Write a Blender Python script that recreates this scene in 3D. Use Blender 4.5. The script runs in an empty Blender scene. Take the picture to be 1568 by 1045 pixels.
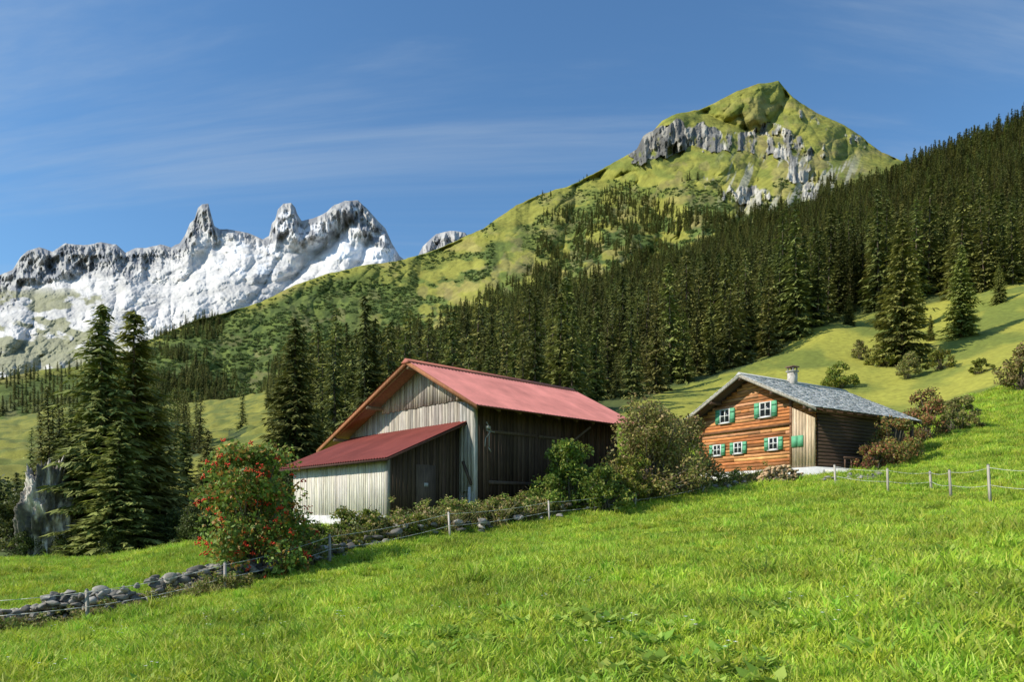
import bpy, bmesh, math, numpy as np, random
from mathutils import Vector
rng=np.random.default_rng(7); random.seed(7)
F=1089.0; HZ=790.0; CX=784.0
SC=bpy.context.scene
# ---------------------------------------------------------------- noise
def _h(ix,iy,s):
    h=(ix.astype(np.int64)*374761393+iy.astype(np.int64)*668265263+s*974634777)&0xffffffff
    h=((h^(h>>13))*1274126177)&0xffffffff
    h=((h^(h>>16))*1246822519)&0xffffffff
    return ((h^(h>>13))&0xffffff)/float(0xffffff)
def vn(x,y,s=0):
    x=np.asarray(x,float);y=np.asarray(y,float)
    x0=np.floor(x);y0=np.floor(y);fx=x-x0;fy=y-y0
    fx=fx*fx*fx*(fx*(fx*6-15)+10);fy=fy*fy*fy*(fy*(fy*6-15)+10)
    a=_h(x0,y0,s);b=_h(x0+1,y0,s);c=_h(x0,y0+1,s);d=_h(x0+1,y0+1,s)
    return (a+(b-a)*fx)*(1-fy)+(c+(d-c)*fx)*fy
def fbm(x,y,o=5,s=0,g=.5):
    t=0;a=1;n=0
    for i in range(o):
        c,sn=math.cos(i*.9),math.sin(i*.9);xx=x*c-y*sn;yy=x*sn+y*c
        t=t+a*vn(xx*2**i+i*17.3,yy*2**i+i*9.1,s+i);n+=a;a*=g
    return t/n
def ridged(x,y,o=5,s=0,g=.55):
    t=0;a=1;n=0
    for i in range(o):
        c,sn=math.cos(i*.35),math.sin(i*.35);xx=x*c-y*sn;yy=x*sn+y*c
        v=1-np.abs(2*vn(xx*2**i+i*13.7,yy*2**i+i*5.3,s+i)-1);t=t+a*v*v;n+=a;a*=g
    return t/n
def sst(a,b,x):
    t=np.clip((x-a)/(b-a),0,1);return t*t*(3-2*t)
def mixc(a,b,m):
    return a*(1-m[...,None])+np.asarray(b)*m[...,None]
def inpoly(x,y,poly):
    r=np.zeros(np.shape(x),bool);n=len(poly);j=n-1
    for i in range(n):
        xi,yi=poly[i];xj,yj=poly[j]
        c=((yi>y)!=(yj>y))&(x<(xj-xi)*(y-yi)/((yj-yi)+1e-9)+xi)
        r^=c;j=i
    return r
# ---------------------------------------------------------------- mesh helpers
def mesh_np(name,v,f,col=None,mat=None,smooth=False):
    me=bpy.data.meshes.new(name);v=np.asarray(v,np.float32);f=np.asarray(f,np.int32)
    k=f.shape[1];me.vertices.add(len(v));me.vertices.foreach_set('co',v.ravel())
    me.loops.add(f.size);me.loops.foreach_set('vertex_index',f.ravel())
    me.polygons.add(len(f));me.polygons.foreach_set('loop_start',np.arange(0,f.size,k,dtype=np.int32))
    me.polygons.foreach_set('loop_total',np.full(len(f),k,np.int32))
    if smooth: me.polygons.foreach_set('use_smooth',np.ones(len(f),bool))
    me.update(calc_edges=True)
    if col is not None:
        a=me.color_attributes.new('col','FLOAT_COLOR','POINT')
        c=np.ones((len(v),4),np.float32);c[:,:3]=col;a.data.foreach_set('color',c.ravel())
    if mat: me.materials.append(mat)
    return me
def obj(name,me,parent=None,loc=(0,0,0)):
    o=bpy.data.objects.new(name,me);SC.collection.objects.link(o);o.location=loc
    if parent:o.parent=parent
    return o
class MB:
    def __init__(s):s.v=[];s.f=[];s.c=[]
    def hexa(s,p,c):
        b=len(s.v);s.v+=[tuple(q) for q in p];s.c+=[tuple(c)]*8
        for q in((0,1,2,3),(7,6,5,4),(0,4,5,1),(1,5,6,2),(2,6,7,3),(3,7,4,0)):s.f.append(tuple(b+i for i in q))
    def box(s,P,a0,a1,b0,b1,z0,z1,c):
        s.hexa([P(a0,b0,z0),P(a1,b0,z0),P(a1,b1,z0),P(a0,b1,z0),P(a0,b0,z1),P(a1,b0,z1),P(a1,b1,z1),P(a0,b1,z1)],c)
    def beam(s,A,B,w,c,w2=None):
        A=Vector(A);B=Vector(B);d=(B-A).normalized();up=Vector((0,0,1)) if abs(d.z)<.95 else Vector((1,0,0))
        r=d.cross(up).normalized();u=r.cross(d);w2=w if w2 is None else w2
        q=lambda O,W:[O-r*W-u*W,O+r*W-u*W,O+r*W+u*W,O-r*W+u*W]
        s.hexa(q(A,w/2)+q(B,w2/2),c)
    def mesh(s,name,mat):
        return mesh_np(name,s.v,s.f,np.array(s.c),mat)
# ---------------------------------------------------------------- materials
def new_mat(name):
    m=bpy.data.materials.new(name);m.use_nodes=True;nt=m.node_tree;nt.nodes.clear()
    return m,nt,nt.nodes,nt.links
def mat_attr(name,rough=.8,scale=5,lo=.7,hi=1.25,bump=.3,bscale=None,bdist=.02,stretch=(1,1,1),foliage=0,rnd=0,spec=.3,detail=6,world=0):
    m,nt,N,L=new_mat(name)
    out=N.new('ShaderNodeOutputMaterial');p=N.new('ShaderNodeBsdfPrincipled')
    p.inputs['Roughness'].default_value=rough;p.inputs['Specular IOR Level'].default_value=spec
    a=N.new('ShaderNodeAttribute');a.attribute_name='col'
    mp=N.new('ShaderNodeMapping');mp.inputs['Scale'].default_value=stretch
    if world: src=N.new('ShaderNodeNewGeometry').outputs['Position']
    else: src=N.new('ShaderNodeTexCoord').outputs['Object']
    L.new(src,mp.inputs[0])
    n=N.new('ShaderNodeTexNoise');n.inputs['Scale'].default_value=scale;n.inputs['Detail'].default_value=detail;n.inputs['Roughness'].default_value=.6
    L.new(mp.outputs[0],n.inputs['Vector'])
    mr=N.new('ShaderNodeMapRange');mr.inputs['From Min'].default_value=.3;mr.inputs['From Max'].default_value=.7
    mr.inputs['To Min'].default_value=lo;mr.inputs['To Max'].default_value=hi;L.new(n.outputs['Fac'],mr.inputs['Value'])
    vm=N.new('ShaderNodeVectorMath');vm.operation='SCALE';L.new(a.outputs['Color'],vm.inputs[0]);L.new(mr.outputs[0],vm.inputs['Scale'])
    cur=vm.outputs[0]
    if rnd:
        oi=N.new('ShaderNodeObjectInfo');r=N.new('ShaderNodeMapRange');r.inputs['To Min'].default_value=1-rnd;r.inputs['To Max'].default_value=1+rnd
        L.new(oi.outputs['Random'],r.inputs['Value']);v2=N.new('ShaderNodeVectorMath');v2.operation='SCALE';L.new(cur,v2.inputs[0]);L.new(r.outputs[0],v2.inputs['Scale'])
        hs=N.new('ShaderNodeHueSaturation');r3=N.new('ShaderNodeMapRange');r3.inputs['To Min'].default_value=.515;r3.inputs['To Max'].default_value=.465
        mm=N.new('ShaderNodeMath');mm.operation='FRACT';m7=N.new('ShaderNodeMath');m7.operation='MULTIPLY';m7.inputs[1].default_value=7.31
        L.new(oi.outputs['Random'],m7.inputs[0]);L.new(m7.outputs[0],mm.inputs[0]);L.new(mm.outputs[0],r3.inputs['Value']);L.new(r3.outputs[0],hs.inputs['Hue'])
        L.new(v2.outputs[0],hs.inputs['Color']);cur=hs.outputs[0]
    L.new(cur,p.inputs['Base Color'])
    if bump:
        nb=N.new('ShaderNodeTexNoise');nb.inputs['Scale'].default_value=bscale or scale*2;nb.inputs['Detail'].default_value=8
        L.new(mp.outputs[0],nb.inputs['Vector']);b=N.new('ShaderNodeBump');b.inputs['Strength'].default_value=bump;b.inputs['Distance'].default_value=bdist
        L.new(nb.outputs['Fac'],b.inputs['Height']);L.new(b.outputs[0],p.inputs['Normal'])
    if foliage:
        t=N.new('ShaderNodeBsdfTranslucent');L.new(cur,t.inputs['Color']);mx=N.new('ShaderNodeMixShader');mx.inputs[0].default_value=foliage
        L.new(p.outputs[0],mx.inputs[1]);L.new(t.outputs[0],mx.inputs[2]);L.new(mx.outputs[0],out.inputs[0])
    else: L.new(p.outputs[0],out.inputs[0])
    return m
M_ground=mat_attr('meadow_soil_and_grass',.95,1.3,.75,1.25,.5,9,.08)
M_far=mat_attr('mountain_slope',.95,.02,.75,1.25,.8,.05,10,spec=.1,detail=10)
M_range=mat_attr('limestone_scree',.95,.008,.85,1.12,.6,.015,22,spec=.1,detail=12)
M_grass=mat_attr('grass_blades',.6,.45,.66,1.26,0,foliage=.35,rnd=.15,world=1)
M_leaf=mat_attr('leaves',.55,3,.8,1.2,0,foliage=.3,rnd=.08)
M_needle=mat_attr('spruce_needles',.7,.8,.7,1.3,0,foliage=.18,rnd=.38)
M_wood=mat_attr('weathered_boards',.85,3,.55,1.3,.4,8,.01,stretch=(6,6,.5))
M_log=mat_attr('larch_logs',.75,2.2,.55,1.35,.4,8,.01,stretch=(1,1,7))
M_roofr=mat_attr('painted_corrugated_metal',.65,.9,.8,1.15,.05,30,.003,spec=.2)
M_shin=mat_attr('larch_shingles',.85,3,.75,1.2,.3,12,.01)
M_stone=mat_attr('limestone',.9,4,.6,1.3,.6,9,.04)
M_plain=mat_attr('paint',.6,4,.85,1.08,.1,20,.004)
def glass():
    m,nt,N,L=new_mat('window_glass');o=N.new('ShaderNodeOutputMaterial');p=N.new('ShaderNodeBsdfPrincipled')
    p.inputs['Base Color'].default_value=(.02,.025,.03,1);p.inputs['Roughness'].default_value=.08;L.new(p.outputs[0],o.inputs[0]);return m
M_glass=glass()
# ---------------------------------------------------------------- terrain
ctrl=[(-150,1000,3,-.06),(0,0,3,-.05),(400,0,3,0),(784,0,3,.03),(1200,0,3,.06),(1568,0,3,.08),
 (784,0,12,.03),(0,0,10,-.06),(1568,0,10,.085)]
P3=[(0,975,17),(180,950,17.5),(345,908,19),(505,866,22),(690,826,25),(840,800,28),(970,780,31),(1100,760,33.5),
 (727,785,30),(593,798,28.3),(450,818,34.2),(970,738,38),(1250,729,38),(1078,735,44.5),(1385,702,43),
 (1280,750,30),(1360,756,28),(1457,762,25),(1568,770,22),(1568,655,48),(1450,672,46),
 (0,866,38),(290,838,37),(100,848,60),(300,838,60),(100,800,110),(300,780,110),
 (1400,605,90),(1568,545,90),(1200,640,80),(960,645,75),(1040,603,100),(1120,580,118),(1250,510,140),(1340,488,150),(1568,440,150),(1450,465,150),
 (450,726,75),(620,700,75),(800,690,70),
 (1568,330,330),(1568,196,600),(1390,395,330),(1390,268,650),(1250,425,350),(1250,325,700),(1000,500,300),(1000,412,740),
 (820,600,140),(820,540,300),(820,462,720),(620,640,140),(620,590,300),(620,525,700),(450,680,140),(450,640,300),(430,590,680),
 (300,700,200),(300,655,400),(290,618,650),(150,715,200),(150,670,400),(0,725,170),(0,690,300),(0,640,600),(-150,740,170),(-150,640,600),(120,625,620),
 (1700,430,150),(1700,160,600),(1700,650,45)]
cp=[];cq=[]
for a,_,d,q in ctrl: cp.append((a/400,math.log(d)));cq.append(q)
for px,py,d in P3: cp.append((px/400,math.log(d)));cq.append(((HZ-py)/F*d+1.6)/d)
cp=np.array(cp);cq=np.array(cq);NCP=len(cp)
def Kf(r2): return .5*r2*np.log(r2+1e-9)
D2=((cp[:,None]-cp[None])**2).sum(-1)
A_=np.zeros((NCP+3,NCP+3));A_[:NCP,:NCP]=Kf(D2)+np.eye(NCP)*1e-3;A_[:NCP,NCP]=1;A_[:NCP,NCP+1:]=cp;A_[NCP:,:NCP]=A_[:NCP,NCP:].T
WRBF=np.linalg.solve(A_,np.concatenate([cq,[0,0,0]]))
def qf(px,d):
    X=np.stack([px/400,np.log(np.maximum(d,3))],-1).reshape(-1,2);o=np.empty(len(X))
    for i in range(0,len(X),20000):
        x=X[i:i+20000];r2=((x[:,None]-cp[None])**2).sum(-1);o[i:i+20000]=Kf(r2)@WRBF[:NCP]+WRBF[NCP]+x@WRBF[NCP+1:]
    return o.reshape(np.shape(px))
RD=([-150,0,150,300,450,620,820,1000,1250,1390,1568,1700],[600,600,620,650,680,700,720,740,700,650,600,600])
def gz(x,y):
    x=np.asarray(x,float);y=np.asarray(y,float)
    th=np.arctan2(x,y);r=np.hypot(x,y);tc=np.clip(th,-math.radians(40),math.radians(40))
    d=r*np.cos(tc);px=CX+F*np.tan(tc);w=sst(math.radians(50),math.radians(110),np.abs(th))
    dr=np.interp(px,*RD);dd=np.minimum(d,dr)
    z=-1.6+qf(px,dd)*dd*(1-w)-.3*np.maximum(d-dr,0)
    z=z+(fbm(x*.35,y*.35,3,5)-.5)*.30*sst(2,8,r)+(fbm(x*.05,y*.05,4,9)-.5)*np.clip((d-45)*.06,0,9)*(1-w)
    return z
def at(px,d): 
    x=(px-CX)/F*d;return x,d,float(gz(x,d))
FOREST=[(930,632),(1040,592),(1120,572),(1190,540),(1245,503),(1340,480),(1440,462),(1600,425),(1760,400),(1760,100),(1568,150),(1390,240),(1250,300),(1000,380),(820,430),(620,500),(560,530),(480,560),(440,590),(420,640),(480,700),(560,720),(700,700),(930,690)]
CLEAR=[[(605,570),(618,518),(700,472),(790,450),(770,500),(690,548),(640,585)],[(835,465),(865,400),(925,385),(1000,375),(1000,430),(920,450),(880,460),(850,485)],
       [(1400,505),(1440,470),(1500,455),(1600,440),(1600,580),(1400,560)]]
def forest_mask(px,py,d):
    m=inpoly(px,py,FOREST)&(d>70)
    for c in CLEAR: m&=~inpoly(px,py,c)
    l=(px<430)&(d>120)&(fbm(px/70,py/30,3,77)>.56)&~((px>240)&(px<410)&(py>598)&(py<660))&~((px<120)&(py>620)&(py<740))
    return m|l
def ground_col(x,y,z):
    yy=np.maximum(y,1);px=CX+F*x/yy;d=yy
    py=HZ-F*z/yy
    n1=fbm(x*.5,y*.5,4,21);n3=fbm(x*.15,y*.4,4,41)
    c=np.ones(x.shape+(3,))*np.array([.19,.30,.024])
    c=mixc(c,[.27,.36,.04],sst(.4,.7,n3)*.7);c=mixc(c,[.11,.20,.02],sst(.5,.75,n1)*.6)
    hill=sst(45,75,d)
    hc=mixc(np.ones(x.shape+(3,))*np.array([.33,.32,.05]),[.17,.20,.035],sst(.42,.62,fbm(x*.12,y*.12,5,51)))
    hc=hc*(1-.25*sst(700,500,px))[...,None]
    c=c*(1-hill[...,None])+hc*hill[...,None]
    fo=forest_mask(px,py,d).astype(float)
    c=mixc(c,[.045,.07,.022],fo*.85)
    lv=sst(42,52,d)*(1-sst(600,700,px))*(1-sst(110,150,d))
    c=mixc(c,[.07,.09,.025],lv*.85)
    st=sst(0,1,np.clip(1-np.abs(d-np.interp(px,[300,450,727,1100],[27,31,30,36]))/6,0,1))*sst(330,420,px)*(1-sst(1040,1100,px))*.7*sst(.4,.6,n1)
    c=mixc(c,[.14,.12,.06],st)
    return c
th=np.concatenate([np.linspace(-180,-48,60)[:-1],np.linspace(-48,48,760),np.linspace(48,180,60)[1:]])
rr=np.concatenate([[.0],np.geomspace(1.5,90,170)[:-1],np.geomspace(90,1700,170)])
TH,R=np.meshgrid(np.radians(th),rr);X=R*np.sin(TH);Y=R*np.cos(TH);Z=gz(X,Y);C=ground_col(X,Y,Z)
def gridf(nr,nc):
    i=np.arange(nr-1)[:,None]*nc+np.arange(nc-1)[None];return np.stack([i,i+1,i+nc+1,i+nc],-1).reshape(-1,4)
obj('ground',mesh_np('ground',np.stack([X,Y,Z],-1).reshape(-1,3),gridf(*X.shape),C.reshape(-1,3),M_ground,True))

# ---------------------------------------------------------------- mountains
def mountain(name,cols,sky,drf,foot,dff,rows,base,t0,relieff,colf,mat,skyn=1.5,nseed=0,power=1.3):
    px=cols;skb=np.interp(px,*np.array(base).T);sk=np.interp(px,*np.array(sky).T)
    sk=sk+(fbm(px/14,px*0,4,nseed)-.5)*skyn*2
    v=np.linspace(0,1,rows)[:,None];t=v**.9
    off=sk-skb
    fp=foot(px);df=dff(px);dr=drf(px)
    py=fp+(skb-fp)*t+off*sst(t0,1.0,t)
    d=df+(dr-df)*t**power
    PX=np.broadcast_to(px,py.shape)
    rel=relieff(PX,py,sk[None],t);d2=d+rel*sst(0,.05,t)*(1-.85*sst(.97,1,t))
    u=(PX-CX)/F
    X=u*d2;Y=d2*np.ones_like(PX);Z=(HZ-py)/F*d2
    col=colf(PX,py,sk[None]*np.ones_like(py),t*np.ones_like(py))
    bx=[]
    for k in range(1,7):
        db=d[-1]*(1+.04*k);bx.append((u[-1]*db,db,Z[-1]-(db-d[-1])*.9))
    Xb=np.concatenate([X]+[b[0][None] for b in bx]);Yb=np.concatenate([Y]+[b[1][None] for b in bx]);Zb=np.concatenate([Z]+[b[2][None] for b in bx])
    cb=np.concatenate([col]+[col[-1:]]*6)
    obj(name,mesh_np(name,np.stack([Xb,Yb,Zb],-1).reshape(-1,3),gridf(*Xb.shape),cb.reshape(-1,3),mat,False))
    return PX,py,X,Y,Z
skyB=[(-500,620),(-100,585),(0,580),(60,568),(110,562),(160,558),(200,545),(225,522),(300,490),(345,480),(400,463),(450,438),(500,420),(560,406),(616,398),(660,385),(700,368),(740,350),(790,314),(830,297),(870,285),(905,268),(940,248),(962,236),(975,228),(985,208),(1000,200),(1014,184),(1035,174),(1070,168),(1100,155),(1130,138),(1160,128),(1192,124),(1215,150),(1250,172),(1290,190),(1320,210),(1350,233),(1390,250),(1450,268),(1568,300),(2100,420)]
baseB=[(-500,625),(-100,590),(160,560),(225,525),(345,482),(450,440),(616,400),(700,370),(790,320),(870,290),(940,255),(1000,225),(1100,185),(1192,160),(1250,185),(1350,235),(1450,268),(2100,420)]
def footB(px):
    d=np.interp(px,*RD);q=qf(np.clip(px,-150,1700),d);z=-1.6+q*d;return HZ-F*z/d+45
CLIFF=[(960,240),(975,222),(988,204),(1010,190),(1035,184),(1060,190),(1100,196),(1104,236),(1060,228),(1040,236),(1000,252),(975,250)]
CLIFF2=[(1096,205),(1140,208),(1180,182),(1215,205),(1235,235),(1220,262),(1195,240),(1150,232),(1100,232)]
ELL=[(1225,258,24,40,.5,.9),(1240,300,20,30,.3,.8),(1145,300,46,20,.1,.85),(1260,192,80,10,.5,.7),(1085,282,20,18,0,.5),(1045,345,34,14,0,.5),(830,322,16,10,-.4,.5),(1275,240,24,30,-.5,.5),(1320,218,30,9,.6,.7),(1190,160,10,26,-.3,.4)]
def rockB(px,py):
    wx=px+(fbm(px/16,py/16,3,301)-.5)*22;wy=py+(fbm(px/16,py/16,3,305)-.5)*22
    m=np.maximum(inpoly(wx,wy,CLIFF)*1.15,inpoly(wx,wy,CLIFF2)*.82)
    for cx,cy,rx,ry,a,w in ELL:
        dx=px-cx;dy=py-cy;x=(dx*math.cos(a)+dy*math.sin(a))/rx;y=(-dx*math.sin(a)+dy*math.cos(a))/ry
        m=np.maximum(m,w*sst(1.25,.5,np.sqrt(x*x+y*y)))
    nn=fbm(px/9,py/18,4,3);return sst(.40,.56,m*.62+ (nn-.5)*.95)
def relB(px,py,sk,t):
    r=(ridged(px/120+py/300,py/150-px/400,4,11,.45)-.5)*230+(fbm(px/24,py/22,4,15)-.5)*45
    rk=rockB(px,py);r=r-rk*((ridged(px/12,py/45,4,19)-.3)*95)
    r=r-90*np.exp(-((px-(1000+(py-230)*.55))/38)**2)*sst(225,260,py)*(1-sst(380,420,py))
    sc=np.interp(px,[225,600,1000],[.5,.6,1]);return r*sc
def colB(px,py,sk,t):
    h=py-sk;n=fbm(px/26,py/14,5,61);n2=fbm(px/7,py/6,3,67)
    c=np.ones(px.shape+(3,))*np.array([.255,.25,.05]);c=mixc(c,[.17,.19,.04],sst(.4,.65,n))
    c=mixc(c,[.33,.27,.10],sst(.55,.7,fbm(px/40,py/20,4,71))*.5)
    scrub=sst(8,40,h)*sst(940,700,px)*sst(.38,.54,n+.1*sst(760,500,px))*sst(.2,.6,sst(5,60,h)+sst(700,600,px))
    scrub=np.maximum(scrub,sst(640,520,px)*sst(2,18,h))
    scrub=np.maximum(scrub,sst(265,340,py)*sst(.42,.54,n)*sst(820,900,px))
    sc=mixc(np.ones(px.shape+(3,))*np.array([.065,.10,.026]),[.11,.15,.035],sst(.45,.6,fbm(px/12,py/9,4,69)))
    c=c*(1-scrub[...,None]*.92)+sc*scrub[...,None]*.92
    c=mixc(c,[.22,.17,.09],sst(.6,.68,fbm(px/18,py/18,3,75))*.35*sst(20,60,h))
    rk=rockB(px,py)
    rc=mixc(np.ones(px.shape+(3,))*np.array([.50,.47,.40]),[.19,.185,.17],sst(.42,.56,fbm(px/6,py/25,4,81)))
    rc=rc*(1-.35*sst(1110,1060,px)*sst(260,240,py))[...,None]
    c=c*(1-rk[...,None])+rc*rk[...,None]
    sr=sst(.52,.62,fbm(px/8+py/20,py/40,4,85))*sst(1090,1130,px)*sst(1330,1290,px)*sst(225,250,py)*sst(340,320,py);c=mixc(c,[.40,.38,.31],sr*.7)
    return c*(.8+.4*n2[...,None])
gB=mountain('grassy_mountain',np.concatenate([np.arange(-500,190,6.),np.arange(190,1420,1.15),np.arange(1420,2100,8.)]),skyB,
  lambda p:np.interp(p,[-500,0,225,616,1190,1500,2100],[1000,1000,1150,1500,2000,1700,1500]),footB,
  lambda p:np.interp(np.clip(p,-150,1700),*RD)*1.04,330,baseB,.8,relB,colB,M_far,skyn=1.6,nseed=3)
skyA=[(-600,470),(-200,440),(0,422),(20,412),(32,392),(42,384),(60,378),(80,386),(100,373),(128,376),(155,371),(178,375),(192,388),(205,381),(225,379),(245,374),(262,380),(275,372),(284,358),(291,342),(298,336),(303,318),(310,312),(319,312),(323,328),(328,346),(336,351),(350,352),(380,357),(402,367),(412,362),(416,343),(422,336),(425,322),(434,312),(446,311),(452,318),(455,327),(462,338),(480,334),(500,325),(512,314),(528,308),(548,307),(562,320),(578,338),(590,350),(600,372),(612,392),(625,402),(640,392),(647,378),(668,358),(690,353),(712,357),(722,368),(760,400),(900,470),(1300,520)]
baseA=[(-600,480),(0,430),(100,398),(262,392),(300,370),(350,362),(400,372),(460,376),(540,374),(600,388),(625,405),(640,402),(690,380),(720,385),(900,480),(1300,530)]
def topA(px): return np.interp(px,[-300,0,200,262,290,320,345,400,430,470,560,600,640,720],[50,50,42,14,36,42,6,12,52,34,56,25,30,30])
def relA(px,py,sk,t):
    h=py-sk;cm=sst(20,-12,h-topA(px))
    r=(ridged(px/150+py/170,py/260-px/260,5,101,.45)-.5)*520*(.35+.65*sst(0,60,h))+(fbm(px/22,py/18,5,105,.55)-.5)*150
    r=r-cm*((ridged(px/16,py/34,5,109,.6)-.35)*250)
    return r
def colA(px,py,sk,t):
    h=py-sk;n=fbm(px/30,py/16,5,111);w=fbm(px/9,py/7,4,113)
    c=np.ones(px.shape+(3,))*np.array([.68,.655,.62])
    c=mixc(c,[.50,.485,.46],sst(.45,.62,fbm(px/50+py/60,py/22,5,131))*.75)
    rk=sst(8,-8,h-topA(px)+(w-.5)*40)
    st=sst(.52,.62,ridged(px/60+py/35,py/26,5,117))*.8
    rk=np.maximum(rk,st*sst(.46,.6,n))
    rc=mixc(np.ones(px.shape+(3,))*np.array([.48,.465,.44]),[.27,.275,.29],sst(.4,.6,fbm(px/7,py/12,4,119)))
    c=c*(1-rk[...,None])+rc*rk[...,None]
    sn=sst(4,0,np.abs(py-(388-(px-540)*-.05))-8)*sst(460,480,px)*sst(612,600,px);c=mixc(c,[.85,.86,.88],sn)
    sn=sst(.54,.60,fbm(px/16,py/8,4,141))*sst(320,350,px)*sst(5,15,h)*sst(100,60,h);c=mixc(c,[.82,.82,.83],sn*.8)
    g=sst(.5,.6,n+ .3*np.exp(-((px-80)/60)**2-((py-470)/36)**2)+.35*sst(490,540,py)-.16)*sst(430,455,py)*sst(260,130,px)
    c=mixc(c,[.22,.22,.10],g*.8);return c
mountain('limestone_mountain_range',np.concatenate([np.arange(-600,-60,6.),np.arange(-60,760,.95),np.arange(760,1300,8.)]),skyA,
  lambda p:5000+0*p,lambda p:650+0*p,lambda p:2600+0*p,330,baseA,.86,relA,colA,M_range,skyn=1.3,nseed=8)

# ---------------------------------------------------------------- spruce generator
def spruce(seed,H=20.,R=3.3,lev=30,tw=5,sprig=.55,thin=0.,lift=1.):
    r=np.random.default_rng(seed);B=[]
    hs=np.linspace(.035,.985,lev)
    for i,h in enumerate(hs):
        rad=R*((1-h)**.75)*(.9+.2*math.sin(i*2.4+seed))*(.8+.2*min(1,h*8))+.12
        nb=int(6+5*(1-h))
        for b in range(nb):
            if r.random()<thin: continue
            ph=r.uniform(0,6.283);L=rad*r.uniform(.6,1.18);z0=h*H+r.uniform(-.5,.5)*H/lev
            dro=r.uniform(.18,.42)*(1.1-.9*h)
            k=max(2,int(tw*L/R*1.6)+1)
            f=np.linspace(.18,1,k)+r.uniform(-.08,.08,k)
            for q in f:
                for s in (-1,1):
                    B.append((ph,L,q,z0-dro*L*q*1.1+.12*L*q*q,s,h))
    B=np.array(B);ph,L,q,z,s,h=B.T;N=len(B)
    px=np.cos(ph)*L*q;py=np.sin(ph)*L*q
    a=ph+s*r.uniform(.2,1.0,N);l=sprig*(1.15-.5*h)*r.uniform(.7,1.5,N)*(1.2-.35*q);w=l*r.uniform(.28,.5,N)
    ax=np.stack([np.cos(a),np.sin(a),-r.uniform(.1,.9,N)],-1);ax/=np.linalg.norm(ax,axis=1)[:,None]
    sd=np.stack([-np.sin(a),np.cos(a),r.uniform(-.7,.7,N)],-1);sd/=np.linalg.norm(sd,axis=1)[:,None]
    p=np.stack([px,py,z],-1)
    v=np.stack([p-ax*l[:,None]*.3,p+sd*w[:,None]*.5+ax*l[:,None]*.2,p+ax*l[:,None],p-sd*w[:,None]*.5+ax*l[:,None]*.2],1).reshape(-1,3)
    fc=np.arange(N*4).reshape(-1,4)
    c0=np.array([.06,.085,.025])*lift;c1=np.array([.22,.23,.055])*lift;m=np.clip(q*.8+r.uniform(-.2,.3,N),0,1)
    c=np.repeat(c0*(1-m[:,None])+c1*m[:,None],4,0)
    nv=len(v);tv=[];tf=[]
    for k,(hh,tr) in enumerate([(0,.022),(.3,.016),(.7,.008),(1,.001)]):
        for j in range(6): tv.append((math.cos(j*1.047)*tr*H*.6,math.sin(j*1.047)*tr*H*.6,hh*H-.3*(k==0)))
    for k in range(3):
        for j in range(6): tf.append((nv+k*6+j,nv+k*6+(j+1)%6,nv+(k+1)*6+(j+1)%6,nv+(k+1)*6+j))
    v=np.concatenate([v,tv]);fc=np.concatenate([fc,tf]);c=np.concatenate([c,np.ones((24,3))*[.12,.09,.06]])
    return mesh_np('spruce',v,fc,c,M_needle)
def leafcloud(r,cent,rad,n,size,pal,shell=.4):
    cent=np.array(cent);rad=np.array(rad);k=r.integers(0,len(cent),n)
    d=r.normal(size=(n,3));d/=np.linalg.norm(d,axis=1)[:,None];q=r.uniform(shell,1,n)**.7
    p=cent[k]+d*rad[k][:,None]*q[:,None]*[1,1,.8]
    ax=r.normal(size=(n,3))+d*.6;ax[:,2]-=.4;ax/=np.linalg.norm(ax,axis=1)[:,None]
    sd=np.cross(ax,r.normal(size=(n,3)));sd/=np.linalg.norm(sd,axis=1)[:,None]
    l=(size*r.uniform(.6,1.4,n))[:,None]
    v=np.stack([p-ax*l*.5,p+sd*l*.3,p+ax*l*.5,p-sd*l*.3],1).reshape(-1,3)
    pal=np.array(pal);c=pal[r.integers(0,len(pal),n)]*r.uniform(.7,1.3,n)[:,None]
    ck=r.uniform(.7,1.25,len(cent));c=c*ck[k][:,None]
    return v,np.arange(n*4).reshape(-1,4),np.repeat(c,4,0)
GREEN=[(.18,.25,.035),(.25,.30,.045),(.12,.18,.03),(.32,.32,.06)]
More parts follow.
